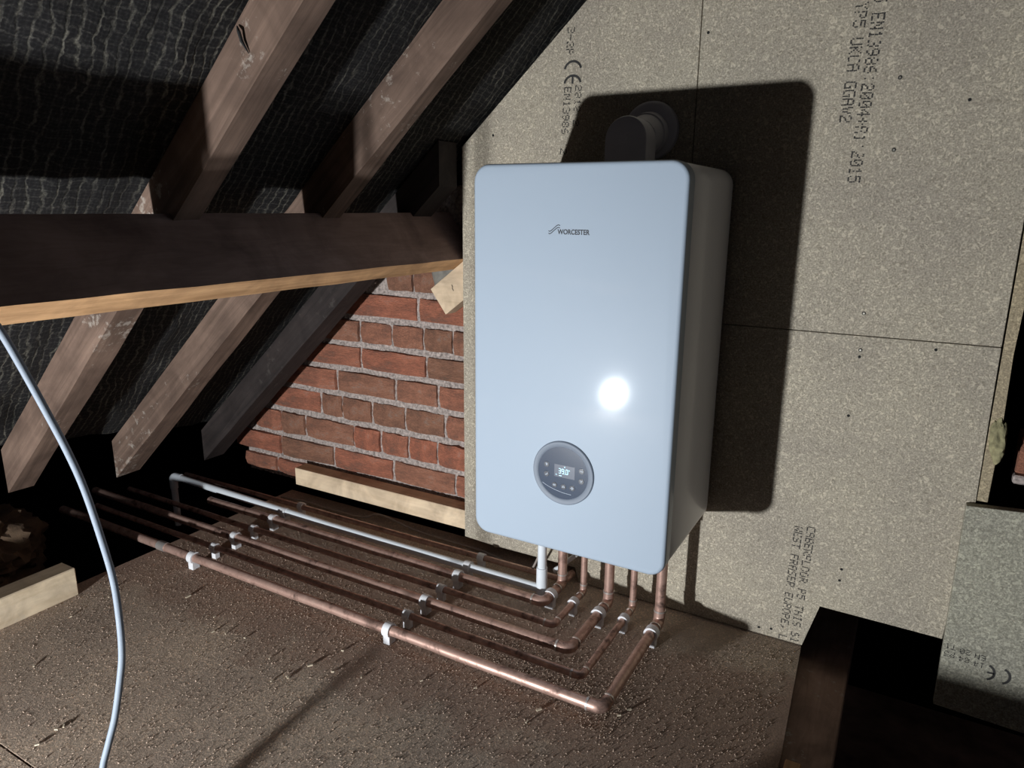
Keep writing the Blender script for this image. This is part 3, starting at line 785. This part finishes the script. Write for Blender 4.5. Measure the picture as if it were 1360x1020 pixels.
# wire
pts = catmull([(.030, -.06, .258), (.027, -.06, .16), (.021, -.06, .108), (.010, -.058, .070), (-.012, -.048, .030), (-.045, -.018, .010), (-.095, -.012, .008),
               (-.193, .008, .010), (-.302, .012, .008), (-.426, .016, .012), (-.54, .014, .030), (-.60, .010, .010), (-.69, .008, .006), (-.84, .010, .006), (-.93, .0, .006)], 6)
o = tube('wire', pts, .0028, M_WIRE, None, seg=8)
tag(o, 'thin grey wire drooping from the boiler and snaking along the wall foot', 'wire')

# clips
def clip_mesh(rad, h):
    bm = bmesh.new()
    ri, ro_ = rad * 1.02, rad * 1.02 + .0042; hw = .0085
    A = [math.radians(a) for a in range(-40, 221, 20)]
    def pt(a, r_, y): return (0, 0, 0)
    inner = [(ri * math.cos(a), ri * math.sin(a)) for a in A]; outer = [(ro_ * math.cos(a), ro_ * math.sin(a)) for a in A]
    V = [[bm.verts.new((s * hw, u, h + v)) for u, v in ring] for s in (-1, 1) for ring in (outer, inner)]
    oa, ia, ob, ib = V; n = len(A)
    for i in range(n - 1):
        bm.faces.new((oa[i], oa[i + 1], ob[i + 1], ob[i])); bm.faces.new((ia[i], ib[i], ib[i + 1], ia[i + 1]))
        bm.faces.new((oa[i], ia[i], ia[i + 1], oa[i + 1])); bm.faces.new((ob[i], ob[i + 1], ib[i + 1], ib[i]))
    for i in (0, n - 1): bm.faces.new((oa[i], ob[i], ib[i], ia[i]))
    # foot
    bm_box(bm, (-hw, -rad * .95, .0003), (hw, rad * .95, h - rad * .72), .0008)
    return bm
def clip_mesh_obj(rad, h):
    bm = clip_mesh(rad, h); bmesh.ops.recalc_face_normals(bm, faces=bm.faces)
    me = bpy.data.meshes.new('pipe_clip'); bm.to_mesh(me); bm.free(); me.materials.append(M_CLIP); smooth(me, 40); return me
C22, C15, CW = clip_mesh_obj(.011, ZP), clip_mesh_obj(.0075, ZP), clip_mesh_obj(.0105, .034)
def clip(me, x, y, turn, label):
    o = bpy.data.objects.new('pipe_clip', me); C.objects.link(o); o.location = (x, y, 0)
    o.rotation_euler = (0, 0, PI / 2 if turn else 0)
    tag(o, label, 'pipe clip', 'white plastic pipe clips on the floor')
runs = [(C22, -.427, 'the front thick copper pipe'), (C15, -.363, 'the front thin copper pipe'), (C22, -.297, 'the middle thick copper pipe'),
        (C15, -.236, 'the rear thin dark copper pipe'), (C22, -.166, 'the rear thick copper pipe'), (CW, -.1213, 'the white plastic pipe'), (C15, -.058, 'the dim copper pipe nearest the wall')]
for me, y, nm in runs:
    clip(me, -.150, y, False, 'white clip on ' + nm + ', right one near the boiler')
    clip(me, -.780, y, False, 'white clip on ' + nm + ', left one near the floor edge')
for me, x, y, nm in ((C22, .334, -.158, 'rightmost thick'), (C15, .265, -.140, 'right thin'), (C22, .209, -.148, 'middle thick'), (C15, .142, -.134, 'left thin'), (C22, .083, -.132, 'leftmost thick')):
    clip(me, x, y, True, 'white clip just under the boiler on the ' + nm + ' pipe')

# ------------------------------------------------------------------ hanging cable
pts = catmull([(-.243, -1.09, .95), (-.242, -1.065, .87), (-.240, -1.041, .784), (-.239, -1.023, .746), (-.238, -1.007, .700), (-.237, -.987, .637), (-.236, -.968, .574), (-.235, -.954, .515), (-.235, -.941, .436),
               (-.234, -.933, .368), (-.234, -.932, .306), (-.234, -.935, .250), (-.235, -.942, .210), (-.235, -.957, .154), (-.236, -.971, .117), (-.235, -.986, .080),
               (-.223, -.990, .056), (-.199, -.990, .037), (-.163, -.990, .017), (-.115, -1.0, .006), (-.02, -1.05, .006), (.10, -1.25, .006), (.12, -1.6, .006), (-.05, -1.95, .006)], 6)
o = tube('power_cable', pts, .0050, M_CABLE, None, seg=14)
tag(o, 'pale blue-grey cable hanging in front of the rafters down to the floor', 'cable')

# ------------------------------------------------------------------ chips and dust on the floor
CH = [(-.672, -.525, 9), (-.473, -.581, 4), (-.501, -.591, 5), (-.547, -.551, 4), (-.324, -.595, 4), (-.247, -.62, 6), (-.424, -.572, 4), (-.182, -.563, 5),
      (-.235, -.571, 8), (-.266, -.644, 4), (-.823, -.712, 4), (-.832, -.619, 5), (-.487, -.926, 6), (-.478, -.963, 6), (.222, -.455, 8), (.088, -.462, 4),
      (-.71, -.849, 5), (-.485, -.915, 5), (-.859, -.583, 4), (.218, -.494, 5), (-.014, -.497, 4), (-.213, -.501, 5), (.355, -.395, 6), (.366, -.372, 7), (-.123, -.547, 4)]
for i, (x, y, s) in enumerate(CH):
    bm = bmesh.new(); L_ = s * .0011
    bmesh.ops.create_cube(bm, size=1)
    for v in bm.verts: v.co = Vector((v.co.x * L_ * (1 + .3 * random.random()), v.co.y * L_ * .45, (v.co.z + .5) * .0022 + (.001 if v.co.x > 0 else 0) * s / 6))
    o = obj('wood_chip', bm, M_CHIPS); o.location = (x, y, .0003); o.rotation_euler = (0, 0, random.uniform(0, PI))
    tag(o, 'tiny pale wood chip lying on the dusty floorboards', 'wood chip', 'wood chips scattered on the floor')
bm = bmesh.new()
for i in range(26000):
    if i < 1100: x = random.uniform(.02, .37); y = -.36 + random.gauss(0, .045) + (x - .2) * -.12
    elif i < 1700: x = random.uniform(-.9, .35); y = -.43 + random.gauss(0, .05)
    else: x = random.uniform(-.93, .60); y = -1.35 + 1.33 * random.random() ** .8
    s = random.uniform(.0005, .0016); a = random.uniform(0, PI); c_, s_ = math.cos(a) * s, math.sin(a) * s
    h = s * random.uniform(.5, 1.3)
    b4 = [bm.verts.new((x + dx, y + dy, .0002)) for dx, dy in ((c_, s_), (-s_, c_), (-c_, -s_))]
    tp = bm.verts.new((x, y, .0002 + h))
    for k in range(3): bm.faces.new((b4[k], b4[(k + 1) % 3], tp))
    bm.faces.new(b4[::-1])
o = obj('sawdust', bm, M_DUST); o['kind'] = 'stuff'
tag(o, 'fine sawdust and crumbs strewn over the floor around the pipes', 'sawdust'); o['kind'] = 'stuff'
